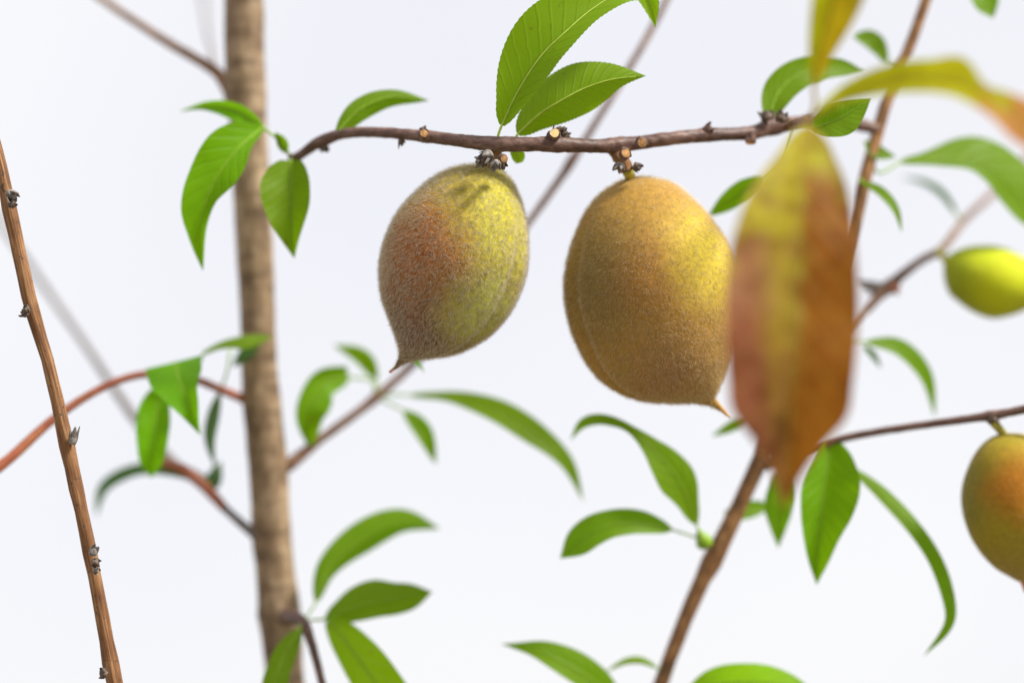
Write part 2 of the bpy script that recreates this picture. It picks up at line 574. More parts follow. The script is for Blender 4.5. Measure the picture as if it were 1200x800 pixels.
def leaf(parent, mid, wl_, wr_, tl=15, tr=15, mat=None, pet=None, n=34, m=6, serr=0.0, curl=0.25, wave=0.05, rib=1.3, label=None, holes=None, seed=None, swap=False):
    """One leaf. mid: midrib points from base to tip. wl_, wr_: half widths left and right of the midrib seen from base to tip.
    tl, tr: degrees by which each half lifts out of the frame's plane (plus: its margin comes nearer)."""
    seed = random.random() * 50 if seed is None else seed
    flip = -1.0 if swap else 1.0                               # swap: 'left' is the half on the picture's left of a hanging blade
    mid = np.asarray(mid, float)
    c = catmull(mid, n)
    t = np.linspace(0, 1, n)
    tan2 = np.gradient(c[:, :2], axis=0)
    tan2 /= (np.linalg.norm(tan2, axis=1)[:, None] + 1e-9)
    WL, WR = widths(wl_, t), widths(wr_, t)
    mb = MB()
    verts, uvs_v = [], []
    for i in range(n):
        x, y, d = c[i]
        base = P(x, y, d)
        perp = (RIGHT * tan2[i, 1] + UP * tan2[i, 0]) * flip          # to the left of the way to the tip
        for side, W, ang in ((1, WL, tl), (-1, WR, tr)):
            rng_k = range(m, 0, -1) if side == 1 else range(0, m + 1)
            for k in rng_k:
                u = k / m
                w = S(W[i], d)
                lat = w * u
                if serr and k == m:
                    lat += S(serr, d) * (0.5 - ((t[i] * n / 3.0) % 1.0)) * min(1, W[i] / 8)
                ta = math.tan(R(ang))
                dep = -lat * ta - curl * w * (u * u - u) * (1 if ang >= 0 else -1)
                rip = w * wave * u * math.sin(t[i] * 21 + seed + side) + w * wave * 1.3 * u * mnoise.noise(Vector((t[i] * 5, seed, side * 3.0)))
                verts.append(base + perp * side * lat + FWD * (dep + rip))
                uvs_v.append((0.5 - side * u * 0.5, t[i]))
    row = 2 * m + 1
    faces, uvs = [], []
    for i in range(n - 1):
        for k in range(row - 1):
            if holes and any(a0 <= t[i] <= a1 and b0 <= (k + 0.5) / (row - 1) <= b1 for a0, a1, b0, b1 in holes):
                continue
            f = [i * row + k, (i + 1) * row + k, (i + 1) * row + k + 1, i * row + k + 1]
            faces.append(f)
            uvs.append([uvs_v[j] for j in f])
    mb.add(verts, faces, 0, uvs)
    pts = [P(*q) for q in c[:int(n * 0.93)]]
    rr = [S(rib * (1 - 0.8 * k / len(pts)), c[k, 2]) for k in range(len(pts))]
    if pet is not None:
        pp = catmull([list(q) for q in ([pet] if not isinstance(pet[0], (list, tuple)) else pet)] + [list(mid[0])], 8)[:-1]
        pts = [P(*q) for q in pp] + pts
        rr = [S(rib * 1.15, pp[0][2])] * len(pp) + rr
    mb.tube(pts, rr, sides=6, mat=1)
    o = mb.build('leaf', [mat or M_GREEN, M_RIB if mat is M_FOCUSLEAF else M_REDRIB if mat in (M_REDLEAF, M_YELLOW, M_UPLEAF) else M_PETIOLE], parent, loc=P(*mid[0]))
    if label:
        o['label'] = label
    return o


# ------------------------------------------------------------------ branches, buds, scars
def stem_obj(name, pts, mat, parent, n=None, sides=14, rough=0.10, extra_end=None, extra_start=None, knots=(), label=None, seed=1.0):
    """pts: (x, y, depth, half thickness). extra_*: world points (x, y, z, radius) that carry it on out of the picture."""
    w = [np.concatenate([P(x, y, d), [S(r, d)]]) for x, y, d, r in pts]
    if extra_start:
        w = [np.array(q, float) for q in extra_start] + w
    if extra_end:
        w = w + [np.array(q, float) for q in extra_end]
    L = sum(np.linalg.norm(w[i + 1][:3] - w[i][:3]) for i in range(len(w) - 1))
    n = n or int(min(400, max(24, L / 0.0012)))
    c = catmull(w, n)
    rad = np.maximum(c[:, 3], 1e-4)
    for (kx, ky, kd, amp, width) in knots:
        q = P(kx, ky, kd)
        dist = np.linalg.norm(c[:, :3] - q, axis=1)
        rad = rad * (1 + amp * np.exp(-(dist / S(width, kd)) ** 2))
    mb = MB()
    mb.tube(c[:, :3], rad, sides=sides, rough=rough, freq=500, seed=seed)
    o = mb.build(name, mat, parent, loc=c[0, :3] if not extra_start else np.array(w[-1][:3]))
    if label:
        o['label'] = label
    return o


def dirvec(dx, dy, dd=0.0):
    return unit(RIGHT * dx - UP * dy + FWD * dd)


def bud(parent, x, y, d, dx, dy, length, radius, mat=None, dd=-0.2, scales=5, name='bud', open_=0.06):
    """An ovoid bud wrapped in pointed scales."""
    mat = mat or M_SCALE
    ax = dirvec(dx, dy, dd)
    a = unit(np.cross(ax, FWD + 0.3 * UP))
    b = np.cross(ax, a)
    p0 = P(x, y, d)
    L, Rd = S(length, d), S(radius, d)
    mb = MB()
    tt = np.linspace(0, 1, 9)
    pts = [p0 + ax * L * t for t in tt]
    mb.tube(pts, [Rd * (0.55 + 0.45 * math.sin(math.pi * min(1, t * 1.2 + 0.15))) * (1 - t ** 4) + 1e-5 for t in tt], sides=10, rough=0.18, freq=900, seed=x)
    for k in range(scales):
        w = 2 * math.pi * (k + 0.3 * random.random()) / scales
        lift = random.uniform(-0.1, 0.45)
        ln, wd = random.uniform(0.45, 0.9), random.uniform(0.55, 1.15)
        bend = random.uniform(-0.3, 0.3)
        o_ = math.cos(w) * a + math.sin(w) * b
        s_ = -math.sin(w) * a + math.cos(w) * b
        v, f = [], []
        for i, t in enumerate((0, 0.3, 0.6, 0.85, 1.0)):
            wid = Rd * 0.75 * wd * (1 - t ** random.uniform(1.8, 3.2)) + Rd * 0.04
            out_ = Rd * (0.92 + 0.25 * math.sin(math.pi * t * 0.7) + open_ * t * (0.5 + random.random()))
            c0 = p0 + ax * L * (lift + t * ln) + o_ * out_ + s_ * (Rd * bend * t)
            for q in (-1, 0, 1):
                v.append(c0 + s_ * wid * q - o_ * abs(q) * wid * 0.4)
                v.append(c0 + s_ * wid * q * 0.9 - o_ * (abs(q) * wid * 0.4 + Rd * 0.12))
        for i in range(4):
            for q in range(2):
                o0 = i * 6 + q * 2
                f.append([o0, o0 + 2, o0 + 8, o0 + 6])
                f.append([o0 + 1, o0 + 7, o0 + 9, o0 + 3])
            f.append([i * 6, i * 6 + 6, i * 6 + 7, i * 6 + 1])
            f.append([i * 6 + 4, i * 6 + 5, i * 6 + 11, i * 6 + 10])
        mb.add(v, f, 0)
    return mb.build(name, mat, parent, loc=p0)


def scar(parent, x, y, d, dx, dy, dd, length, radius, side=None, face=None, name='leaf_scar'):
    """A short stub with a pale, slightly dished end."""
    ax = dirvec(dx, dy, dd)
    p0 = P(x, y, d)
    L, Rd = S(length, d), S(radius, d)
    mb = MB()
    pts = [p0 + ax * L * t for t in (-1.0, 0, 0.5, 0.85, 1.0)]
    mb.tube(pts, [Rd * 1.3, Rd * 1.15, Rd, Rd * 1.02, Rd * 0.9], sides=14, rough=0.35, freq=700, seed=x, cap=False)
    pts = [p0 + ax * L * t for t in (0.98, 0.80, 0.72, 0.86)]
    mb.tube(pts, [Rd * 0.9, Rd * 0.78, Rd * 0.45, Rd * 0.16], sides=14, mat=1, rough=0.2, freq=900, cap=True)
    return mb.build(name, [side or M_PURPLE, face or M_SCAR], parent, loc=p0, smooth=False)


# ------------------------------------------------------------------ unseen ground far below the frame, added for bounce light
mb = MB()
G = 24
gv, gf = [], []
for i in range(G + 1):
    for j in range(G + 1):
        x, y = (i / G - 0.5), (j / G - 0.5)
        x, y = 60 * x * abs(x) * 4, 60 * y * abs(y) * 4
        gv.append((x, y, 0.03 * mnoise.noise(Vector((x * 0.8, y * 0.8, 1))) - 0.01))
for i in range(G):
    for j in range(G):
        gf.append([i * (G + 1) + j, (i + 1) * (G + 1) + j, (i + 1) * (G + 1) + j + 1, i * (G + 1) + j + 1])
mb.add(gv, gf)
ground = mb.build('ground', M_GROUND)
ground['kind'] = 'structure'

# ------------------------------------------------------------------ the young tree
TD = 5.0
tb = P(345, 1000, TD)
tree = thing('fruit_tree', 'young tree with a straight pale tan trunk, thin side twigs and green leaves', 'tree', (tb[0] + 0.035, tb[1], 0.0))
trunk_px = [(281, -260, TD, 21), (284, -120, TD, 22), (286, 0, TD, 23), (287, 80, TD, 22.5), (291, 150, TD, 21.5), (294, 215, TD, 21.5), (299, 300, TD, 21.5), (303, 400, TD, 20.5),
            (306, 465, TD, 21.5), (314, 540, TD, 22), (318, 620, TD, 23), (326, 700, TD, 22.5), (334, 800, TD, 22.5), (348, 1000, TD, 23)]
stem_obj('trunk', trunk_px, M_TRUNK, tree, n=380, sides=32, rough=0.075,
         extra_end=[(tb[0] + 0.02, tb[1], 0.75, 0.0062), (tb[0] + 0.033, tb[1], 0.25, 0.0075), (tb[0] + 0.035, tb[1], -0.03, 0.011)],
         knots=[(270, 100, 5, 0.10, 35), (305, 470, 5, 0.08, 22), (312, 225, 5, 0.06, 16), (335, 540, 5, 0.12, 26), (326, 722, 5, 0.13, 26)])

# upper left twig and the faint far twig that leaves it
b_ul = stem_obj('branch', [(276, 135, 5.0, 9), (268, 104, 5.2, 9), (250, 82, 5.5, 6.5), (200, 52, 5.9, 5.2), (150, 20, 6.4, 4.4), (117, -3, 6.8, 4.2), (40, -60, 7.6, 3.5)], M_BROWN, tree, seed=2)
stem_obj('branch', [(251, 84, 5.6, 3), (249, 66, 7, 2.6), (243, 38, 10, 2.6), (238, -6, 13, 2.6), (230, -60, 17, 2.4)], M_GREYBARK, tree, seed=3, label='thin grey twig fading out of focus')

# reddish arching branch on the left
b_arch = stem_obj('branch', [(302, 476, 5.1, 6), (284, 467, 4.9, 5.6), (258, 456, 4.5, 5), (226, 444, 4.2, 4.6), (172, 438, 3.8, 4.6), (120, 454, 3.3, 4.8), (60, 493, 2.8, 5.4), (10, 538, 2.4, 6.4), (-60, 590, 1.8, 6.4)],
                  M_RED, tree, rough=0.06, seed=4, label='reddish branch arching out to the left', knots=[(6, 542, 2, 0.25, 12)])
leaf(b_arch, [(205, 424, 3.6), (211, 448, 2.9), (224, 480, 2.6), (235, 510, 2.8)], [33, 33, 24, 16, 8, 0], [36, 30, 19, 12, 5, 0], tl=25, tr=35, pet=(215, 440, 4.1), swap=True)
leaf(b_arch, [(190, 455, 4.2), (183, 482, 4.0), (179, 520, 3.8), (177, 560, 3.8)], [8, 18, 21, 20, 17, 13, 0], [8, 16, 20, 20, 18, 14, 0], tl=20, tr=40, pet=(196, 440, 4.0), swap=True)
leaf(b_arch, [(258, 458, 4.6), (250, 488, 4.8), (246, 515, 4.9), (252, 548, 5.0)], 9, 9, tl=50, tr=-30, mat=M_DARK, pet=[(270, 410, 4.5), (266, 436, 4.5)])
leaf(b_arch, [(238, 414, 4.0), (258, 405, 4.0), (285, 400, 4.0), (321, 394, 4.2)], [2, 4, 6, 7, 5, 0], [2, 4, 6, 9, 6, 0], tl=-55, tr=35, pet=(228, 444, 4.2))
leaf(b_arch, [(304, 402, 4.4), (290, 412, 4.6), (272, 430, 4.8)], 9, 8, tl=20, tr=30, mat=M_DARK)

# lower left branch, running far back into a grey blur
b_ll = stem_obj('branch', [(303, 630, 4.8, 6), (290, 619, 4.9, 5.5), (262, 594, 5.2, 5), (232, 563, 5.5, 6.5), (205, 545, 6.3, 7), (158, 490, 7.6, 5.2), (100, 404, 8.4, 4.0), (40, 318, 9.6, 3.7), (-30, 215, 11, 3.5)],
                M_GREYBARK, tree, seed=5, label='branch running back to a grey blur')
stem_obj('branch', [(262, 594, 5.1, 5.6), (240, 570, 5.0, 6.5), (218, 552, 5.0, 7), (196, 543, 5.2, 6), (172, 541, 5.6, 4)], M_RED, tree, rough=0.06, seed=6, label='short reddish twig')
leaf(b_ll, [(242, 562, 5.2), (200, 550, 5.6), (156, 551, 6.0), (122, 570, 6.4), (112, 606, 6.6)], [3, 8, 8, 7, 7, 6, 0], [3, 7, 7, 7, 8, 6, 0], tl=-40, tr=40, mat=M_DARK, pet=(250, 578, 5.2), swap=True)
leaf(b_ll, [(246, 577, 5.4), (252, 558, 5.6), (259, 540, 5.8)], 10, 10, tl=20, tr=30, mat=M_DARK)

# branch that leaves the trunk at right and rises behind the left fruit
b_lr = stem_obj('branch', [(320, 556, 5, 9), (340, 543, 5, 8), (372, 517, 5.2, 5.8), (408, 491, 5.4, 5.4), (440, 466, 5.6, 5.2), (482, 428, 5.8, 5), (560, 345, 5.4, 4.6), (620, 260, 5.2, 4.2), (660, 204, 5.2, 4.6), (700, 141, 5.2, 4), (742, 72, 5.4, 4), (768, 26, 5.6, 4), (810, -60, 6, 3.6)],
                M_PALEBROWN, tree, seed=7, knots=[(668, 190, 5.2, 0.35, 12), (440, 466, 5.6, 0.25, 12)])
leaf(b_lr, [(409, 442, 5.4), (377, 449, 5.1), (357, 482, 4.9), (364, 529, 5.1)], [14, 15, 11, 8, 0], [3, 17, 25, 28, 24, 15, 0], tl=30, tr=20, pet=[(440, 464, 5.6), (436, 446, 5.5)], swap=True)
leaf(b_lr, [(442, 446, 5.8), (424, 420, 5.8), (391, 404, 6.0)], 9, 12, tl=-30, tr=20, pet=(441, 465, 5.6))
leaf(b_lr, [(472, 480, 5.4), (495, 505, 5.2), (511, 544, 5.2)], 12, 10, tl=15, tr=30, pet=(442, 466, 5.6))
leaf(b_lr, [(482, 463, 5.5), (533, 466, 5.2), (583, 482, 4.9), (629, 510, 4.7), (662, 541, 4.7), (684, 588, 4.9)], [2, 6, 11, 15, 15, 12, 8, 0], [2, 5, 10, 13, 14, 10, 5, 0], tl=-20, tr=40, pet=[(442, 466, 5.6), (462, 462, 5.5)], n=46)

# branch low on the trunk
b_bt = stem_obj('branch', [(328, 726, 5.0, 9), (340, 722, 4.2, 9), (356, 731, 3.4, 7), (366, 756, 3.2, 5.2), (378, 802, 3.0, 4.8), (396, 880, 2.8, 4.8), (420, 980, 2.6, 4)], M_PURPLE, tree, seed=8)
leaf(b_bt, [(371, 704, 4.2), (384, 668, 4.4), (420, 636, 4.6), (466, 614, 4.8), (516, 619, 5.0)], [3, 13, 19, 22, 20, 14, 0], [2, 9, 13, 16, 14, 8, 0], tl=-20, tr=-45, pet=(356, 728, 3.6))
leaf(b_bt, [(381, 725, 3.8), (425, 709, 3.6), (466, 700, 3.6), (507, 693, 3.8)], [2, 16, 24, 25, 18, 12, 0], [2, 13, 17, 18, 19, 15, 0], tl=-32, tr=5, pet=[(356, 728, 3.6), (368, 726, 3.6)])
leaf(b_bt, [(386, 726, 3.6), (413, 762, 3.2), (444, 805, 2.9), (490, 880, 2.8), (540, 940, 3.0)], [10, 27, 30, 32, 20, 0], [7, 22, 28, 30, 20, 0], tl=12, tr=-12, mat=M_BRIGHT, pet=[(356, 728, 3.6), (368, 726, 3.6)])
leaf(b_bt, [(352, 737, 3.2), (334, 765, 3.0), (322, 800, 2.8), (318, 860, 2.8)], [3, 13, 15, 17, 15, 0], [3, 12, 14, 15, 12, 0], tl=25, tr=-10, pet=(352, 727, 3.4))

# ------------------------------------------------------------------ the bare shoot in focus at the left
g0 = P(190, 1040, 0.3)
shoot = thing('bare_branch', 'leafless orange brown branch with dark buds at the left edge of the frame', 'branch', (g0[0] + 0.12, g0[1] + 0.02, 0.0))
sh = stem_obj('stem', [(-52, -30, 0.5, 4.5), (-30, 80, 0.4, 5.5), (-1, 186, 0.3, 6.8), (10, 240, 0.3, 8.2), (16, 267, 0.3, 8.4), (37, 360, 0.3, 8.2), (57, 427, 0.3, 7.4), (81, 534, 0.3, 8.8), (104, 640, 0.3, 7.8), (123, 740, 0.3, 8.6), (134, 800, 0.3, 9.2), (172, 960, 0.3, 9.6)],
              M_ORANGE, shoot, n=300, sides=22, rough=0.11, seed=9, extra_end=[(g0[0] + 0.04, g0[1], 0.9, 0.0024), (g0[0] + 0.10, g0[1] + 0.015, 0.4, 0.003), (g0[0] + 0.12, g0[1] + 0.02, -0.02, 0.004)],
              knots=[(12, 234, 0.3, 0.2, 12), (32, 362, 0.3, 0.25, 12), (84, 512, 0.3, 0.12, 14), (110, 655, 0.3, 0.14, 14), (126, 786, 0.3, 0.18, 14)])
bud(shoot, 11, 226, -0.1, 0.55, 0.5, 13, 7, M_GREYSCALE, dd=-0.5)
bud(shoot, 12, 240, -0.1, 0.7, -0.2, 9, 5, M_SCALE, dd=-0.4)
bud(shoot, 33, 366, -0.1, -0.8, -0.35, 9, 7, M_SCALE, dd=-0.5, scales=7, open_=0.12)
bud(shoot, 84, 520, 0.1, 0.22, -1, 22, 5, M_GREYSCALE, dd=-0.1)
bud(shoot, 108, 648, -0.2, 0.55, -0.7, 10, 5, M_GREYSCALE, dd=-0.8, open_=0.15)
bud(shoot, 110, 658, -0.3, 0.7, 0.3, 9, 5.5, M_SCALE, dd=-0.8, open_=0.15)
bud(shoot, 111, 666, -0.2, 0.7, 0.6, 8, 4, M_GREYSCALE, dd=-0.6, open_=0.15)
bud(shoot, 124, 790, -0.1, -0.8, -0.5, 9, 6, M_SCALE, dd=-0.3, scales=7, open_=0.12)

# ------------------------------------------------------------------ the fruiting branch at right
g1 = P(700, 1060, 4)
fb = thing('fruiting_branch', 'brown fruiting branch rising at the right, with green and yellowing leaves', 'branch', (g1[0] - 0.06, g1[1] + 0.01, 0.0))
rm = stem_obj('stem', [(1120, -100, 4.4, 5.5), (1086, -2, 4.2, 6.2), (1070, 44, 4.2, 6.4), (1055, 80, 4.1, 6.6), (1040, 116, 4, 7), (1027, 160, 3.9, 7.4), (1012, 215, 3.8, 7.8), (1002, 262, 3.8, 8), (974, 342, 3.8, 8.4), (935, 440, 3.8, 9), (888, 545, 3.8, 9), (852, 622, 3.8, 10), (817, 692, 3.8, 9), (795, 745, 3.8, 9), (774, 802, 3.8, 9), (730, 940, 3.9, 9.5)],
              M_BROWN, fb, n=300, sides=18, seed=10, extra_end=[(g1[0] - 0.015, g1[1], 1.0, 0.0026), (g1[0] - 0.05, g1[1] + 0.01, 0.4, 0.0036), (g1[0] - 0.06, g1[1] + 0.01, -0.02, 0.005)],
              knots=[(826, 655, 3.8, 0.35, 22), (888, 545, 3.8, 0.1, 30)])
side = stem_obj('side_branch', [(1028, 152, 3.9, 7), (1005, 146, 3.7, 7.5), (965, 143, 3.0, 8), (930, 145, 2.5, 8.5), (905, 148, 2.2, 9), (880, 156, 1.9, 7.5), (830, 158, 1.5, 7.8), (790, 162, 1.2, 8), (735, 169, 1.0, 8), (700, 171, 0.8, 8.2), (640, 169, 0.5, 8.6), (583, 169, 0.4, 8.4), (540, 165, 0.6, 7.8), (500, 160, 0.9, 7), (440, 155, 1.5, 6.2), (402, 157, 1.9, 6.2), (372, 168, 2.3, 6), (348, 184, 2.6, 5.2), (339, 184, 2.7, 3.5)],
                M_PURPLE, fb, n=420, sides=22, rough=0.09, seed=11,
                knots=[(905, 148, 2.2, 0.35, 14), (829, 156, 1.5, 0.14, 12), (652, 165, 0.5, 0.16, 16), (583, 172, 0.4, 0.16, 16), (725, 175, 1.0, 0.22, 16), (497, 159, 0.9, 0.16, 9), (880, 156, 1.9, 0.12, 12), (380, 166, 2.2, 0.2, 16)],
                label='purple brown side branch that carries the two large fruit')

# leaves at the side branch's left end
leaf(side, [(308, 149, 2.6), (277, 176, 2.2), (249, 216, 2.0), (236, 262, 2.0), (238, 318, 2.2)], [4, 24, 33, 33, 30, 28, 24, 15, 8, 0], [3, 10, 20, 25, 22, 13, 9, 6, 3, 0], tl=22, tr=35, pet=[(342, 184, 2.7), (326, 164, 2.6)], n=44, rib=1.4, swap=True)
leaf(side, [(307, 148, 2.7), (275, 129, 2.9), (243, 124, 3.1), (209, 131, 3.4)], [2, 8, 8, 6, 3, 0], [2, 11, 12, 8, 3, 0], tl=25, tr=20, pet=(326, 164, 2.6), swap=True)
leaf(side, [(341, 188, 2.5), (341, 228, 2.3), (342, 268, 2.2), (345, 303, 2.3)], [12, 22, 24, 22, 15, 7, 0], [12, 31, 34, 30, 22, 11, 0], tl=42, tr=32, pet=(342, 184, 2.7))
leaf(side, [(336, 180, 2.7), (330, 166, 2.6), (322, 155, 2.5)], 7, 7, tl=20, tr=30, n=16, m=3)
leaf(side, [(396, 154, 1.9), (422, 128, 2.0), (458, 114, 2.2), (503, 118, 2.5)], [4, 12, 13, 10, 6, 0], [4, 12, 13, 11, 7, 0], tl=-25, tr=-35, pet=(398, 157, 1.9))
# the two leaves in focus
leaf(side, [(588, 147, 0.3), (607, 107, 0.1), (633, 67, 0.0), (660, 40, 0.0), (695, 10, 0.2), (730, -9, 0.5), (754, -8, 0.8), (769, 33, 1.0)], [3, 20, 34, 43, 48, 46, 38, 28, 19, 12, 0], [3, 14, 20, 22, 20, 17, 15, 15, 14, 10, 0],
     tl=16, tr=46, mat=M_FOCUSLEAF, pet=[(583, 166, 0.4), (584, 158, 0.35)], n=130, m=10, serr=1.1, wave=0.03, rib=1.5)
leaf(side, [(607, 157, 0.7), (632, 134, 0.6), (654, 120, 0.5), (684, 104, 0.5), (718, 93, 0.5), (757, 89, 0.6)], [3, 20, 30, 34, 33, 25, 13, 0], [3, 15, 22, 26, 26, 19, 8, 0],
     tl=-30, tr=-38, mat=M_FOCUSLEAF, pet=[(602, 168, 0.7), (604, 162, 0.7)], n=110, m=10, serr=1.0, wave=0.05, rib=1.5)
leaf(side, [(603, 176, 1.0), (607, 184, 1.1), (609, 191, 1.2)], [8, 9, 8, 4], [6, 7, 7, 4], tl=10, tr=20, mat=M_FOCUSLEAF, n=14, m=3, rib=0.8)
leaf(side, [(560, 200, 2.6), (514, 280, 3.1), (474, 360, 3.0), (474, 400, 2.8), (498, 437, 2.6)], [6, 20, 26, 19, 9, 0], [6, 24, 30, 26, 12, 0], tl=10, tr=-10, pet=[(575, 172, 0.8), (568, 182, 2.0)], mat=M_GREEN, swap=True)
# scars, spurs and buds along it
scar(side, 497, 158, 0.6, 0.1, -0.25, -1, 5, 5.2, face=M_ORSCAR)
bud(side, 496, 154, 0.9, -0.1, -1, 6, 4, M_SCALE, dd=0.1)
bud(side, 470, 163, 1.2, 0.1, 1, 9, 4, M_SCALE, dd=0)
bud(side, 379, 172, 2.2, 0.4, 0.8, 8, 5, M_SCALE, dd=-0.2)
scar(side, 649, 158, 0.4, 0.1, -0.25, -1, 7, 6.2)
bud(side, 652, 158, 0.6, 0.5, -1, 12, 6, M_SCALE, dd=0.1, scales=6, open_=0.2)
bud(side, 658, 160, 0.6, 0.9, -0.7, 10, 5, M_SCALE, dd=-0.1, scales=5, open_=0.2)
stem_obj('spur', [(585, 170, 0.8, 3), (583, 177, 0.6, 6), (580, 187, 0.7, 7), (577, 196, 0.8, 6)], M_BROWN, side, sides=16, rough=0.25, seed=12)
scar(side, 590, 186, -0.1, 0.3, 0.1, -1, 4, 4.6, face=M_ORSCAR)
bud(side, 586, 190, 0.1, 0.5, 0.7, 9, 5, M_SCALE, dd=-0.2, scales=7)
bud(side, 566, 188, 0.4, -0.9, 0.2, 10, 6, M_GREYSCALE, dd=-0.1, scales=7)
bud(side, 576, 180, 0.0, -0.9, 0.55, 14, 7, M_GREYSCALE, dd=-0.3, scales=6, open_=0.12)
bud(side, 580, 190, -0.2, 0.2, 0.9, 11, 6, M_GREYSCALE, dd=-0.5, scales=6, open_=0.12)
bud(side, 570, 186, 0.0, -0.6, 0.7, 10, 5, M_SCALE, dd=-0.4, scales=6, open_=0.15)
stem_obj('spur', [(708, 168, 1.2, 4), (722, 179, 1.0, 8), (731, 190, 0.9, 8), (735, 201, 0.9, 8)], M_BROWN, side, sides=16, rough=0.22, seed=13)
scar(side, 733, 180, 0.5, 0.3, -0.2, -1, 3, 6, face=M_ORSCAR)
bud(side, 742, 194, 0.8, 0.9, 0.35, 11, 5, M_SCALE, dd=0, open_=0.12)
bud(side, 727, 192, 0.6, -0.3, 0.9, 10, 6, M_GREYSCALE, dd=-0.4)
scar(side, 752, 167, 0.5, 0.1, 0.1, -1, 4, 6, face=M_ORSCAR)
bud(side, 824, 154, 1.4, 0.8, -0.5, 12, 5, M_PURPLE, dd=-0.1)
scar(side, 880, 163, 1.6, 0.0, 1, -0.5, 5, 5.5, face=M_ORSCAR)
bud(side, 900, 140, 1.9, -0.3, -1, 12, 8, M_SCALE, dd=-0.3)
bud(side, 914, 142, 1.6, 0.4, -0.8, 12, 7, M_SCALE, dd=-0.5)
# spur that comes towards the viewer and carries the turning leaves
stem_obj('spur', [(926, 147, 2.4, 7), (938, 144, 0.5, 6), (946, 141, -2.5, 5.5), (948, 140, -5.2, 5)], M_BROWN, side, sides=12, seed=14)
leaf(side, [(953, 98, -5.2), (962, 52, -5.6), (975, 2, -6.0), (988, -70, -6.4), (998, -180, -6.6)], [3, 15, 24, 29, 32, 26, 14, 0], [3, 18, 30, 38, 38, 30, 16, 0], tl=42, tr=-8, mat=M_UPLEAF, pet=[(949, 141, -5.2), (955, 122, -5.2)], rib=2.2,
     label='upright leaf turning from green to brownish yellow')
leaf(side, [(957, 134, -5.4), (995, 110, -5.8), (1045, 95, -6.2), (1105, 94, -6.6), (1152, 110, -7.0), (1190, 138, -7.1), (1232, 190, -7.2)], [3, 10, 15, 19, 22, 25, 33, 12, 20, 30, 18, 0], [2, 6, 11, 15, 17, 18, 18, 20, 22, 24, 15, 0], tl=-20, tr=40, mat=M_YELLOW, pet=(949, 141, -5.3), n=60, wave=0.12, rib=2.4,
     label='yellow leaf with a ragged orange tip')
leaf(side, [(946, 148, -5.6), (940, 210, -6.3), (934, 300, -6.7), (930, 400, -6.9), (927, 490, -6.9), (920, 598, -6.7)], [4, 33, 58, 72, 80, 82, 82, 80, 76, 70, 40, 17, 0], [8, 40, 58, 66, 71, 76, 78, 76, 73, 68, 38, 15, 0], tl=12, tr=-14, mat=M_REDLEAF, pet=(949, 141, -5.3), n=90, m=14, wave=0.05, rib=1.8,
     label='large red brown leaf with a yellow green streak', swap=True)
leaf(side, [(950, 152, 1.2), (985, 138, 1.0), (1021, 115, 1.0)], [4, 18, 20, 12, 0], [4, 18, 22, 13, 0], tl=-10, tr=40, pet=(930, 148, 2.3))
leaf(side, [(900, 139, 2.2), (914, 106, 2.4), (940, 86, 2.6), (975, 79, 2.9), (1014, 84, 3.2)], [4, 17, 20, 18, 13, 9, 0], [4, 16, 18, 17, 14, 10, 0], tl=5, tr=30, pet=(902, 147, 2.2))
leaf(side, [(896, 211, 2.9), (864, 228, 3.0), (829, 254, 3.2)], [3, 13, 13, 9, 0], [3, 12, 12, 8, 0], tl=-10, tr=30, pet=[(930, 150, 2.4), (918, 190, 2.7)])

# leaves of the upper stem
leaf(rm, [(1000, 42, 4.6), (1024, 50, 4.6), (1041, 79, 4.7)], 13, 11, tl=-10, tr=35, pet=[(1055, 86, 4.2), (1020, 60, 4.6), (1000, 44, 4.6)][:1])
leaf(rm, [(1130, -50, 4.6), (1145, -20, 4.4), (1164, 22, 4.2)], [5, 18, 20, 19, 14, 0], [5, 16, 18, 17, 14, 0], tl=5, tr=30, pet=(1100, -40, 4.3))
leaf(rm, [(1007, 212, 3.6), (1032, 224, 3.4), (1050, 246, 3.2), (1057, 273, 3.2)], 6, 7, tl=-10, tr=40, pet=(1013, 208, 3.8))
leaf(rm, [(1055, 190, 4.4), (1100, 187, 4.6), (1145, 189, 4.8), (1187, 222, 5.0), (1222, 275, 5.2)], [2, 10, 22, 31, 36, 34, 26, 0], [2, 6, 10, 14, 18, 22, 18, 0], tl=-38, tr=34, pet=[(1020, 190, 3.9), (1030, 203, 4.0)])
leaf(rm, [(1013, 166, 3.8), (1030, 178, 3.8), (1050, 184, 3.9)], 8, 10, tl=-10, tr=30, pet=(1026, 166, 3.9))
leaf(rm, [(1012, 400, 4.4), (1054, 408, 4.6), (1084, 440, 4.8), (1096, 489, 5.0)], 12, 10, tl=-15, tr=38, pet=[(955, 395, 3.9), (985, 400, 4.2)])
leaf(rm, [(1010, 404, 4.6), (1022, 414, 4.8), (1033, 432, 5.0)], 4, 5, tl=10, tr=40, n=16, mat=M_DARK)

# thin twig that carries the yellow green fruit
tw = stem_obj('side_branch', [(952, 402, 3.9, 6), (985, 388, 4.6, 5), (1008, 370, 5.0, 5), (1040, 337, 5.4, 6), (1078, 306, 5.8, 5), (1102, 293, 6.0, 5), (1130, 258, 7, 4.2), (1162, 228, 8.5, 4), (1230, 160, 11, 4)], M_PALEBROWN, fb, seed=15,
              knots=[(1042, 337, 5.4, 0.5, 10)], label='pale thin twig behind the red brown leaf')
bud(tw, 1040, 338, 5.4, -1, -0.05, 34, 7, M_GREYSCALE, dd=0.1)
bud(tw, 1044, 338, 5.3, 1, 0.1, 12, 6, M_RED, dd=0)
leaf(tw, [(1123, 254, 6.8), (1102, 226, 7.2), (1080, 213, 7.6), (1055, 208, 8)], 4, 5, tl=30, tr=40, mat=M_DARK, pet=(1130, 258, 7))
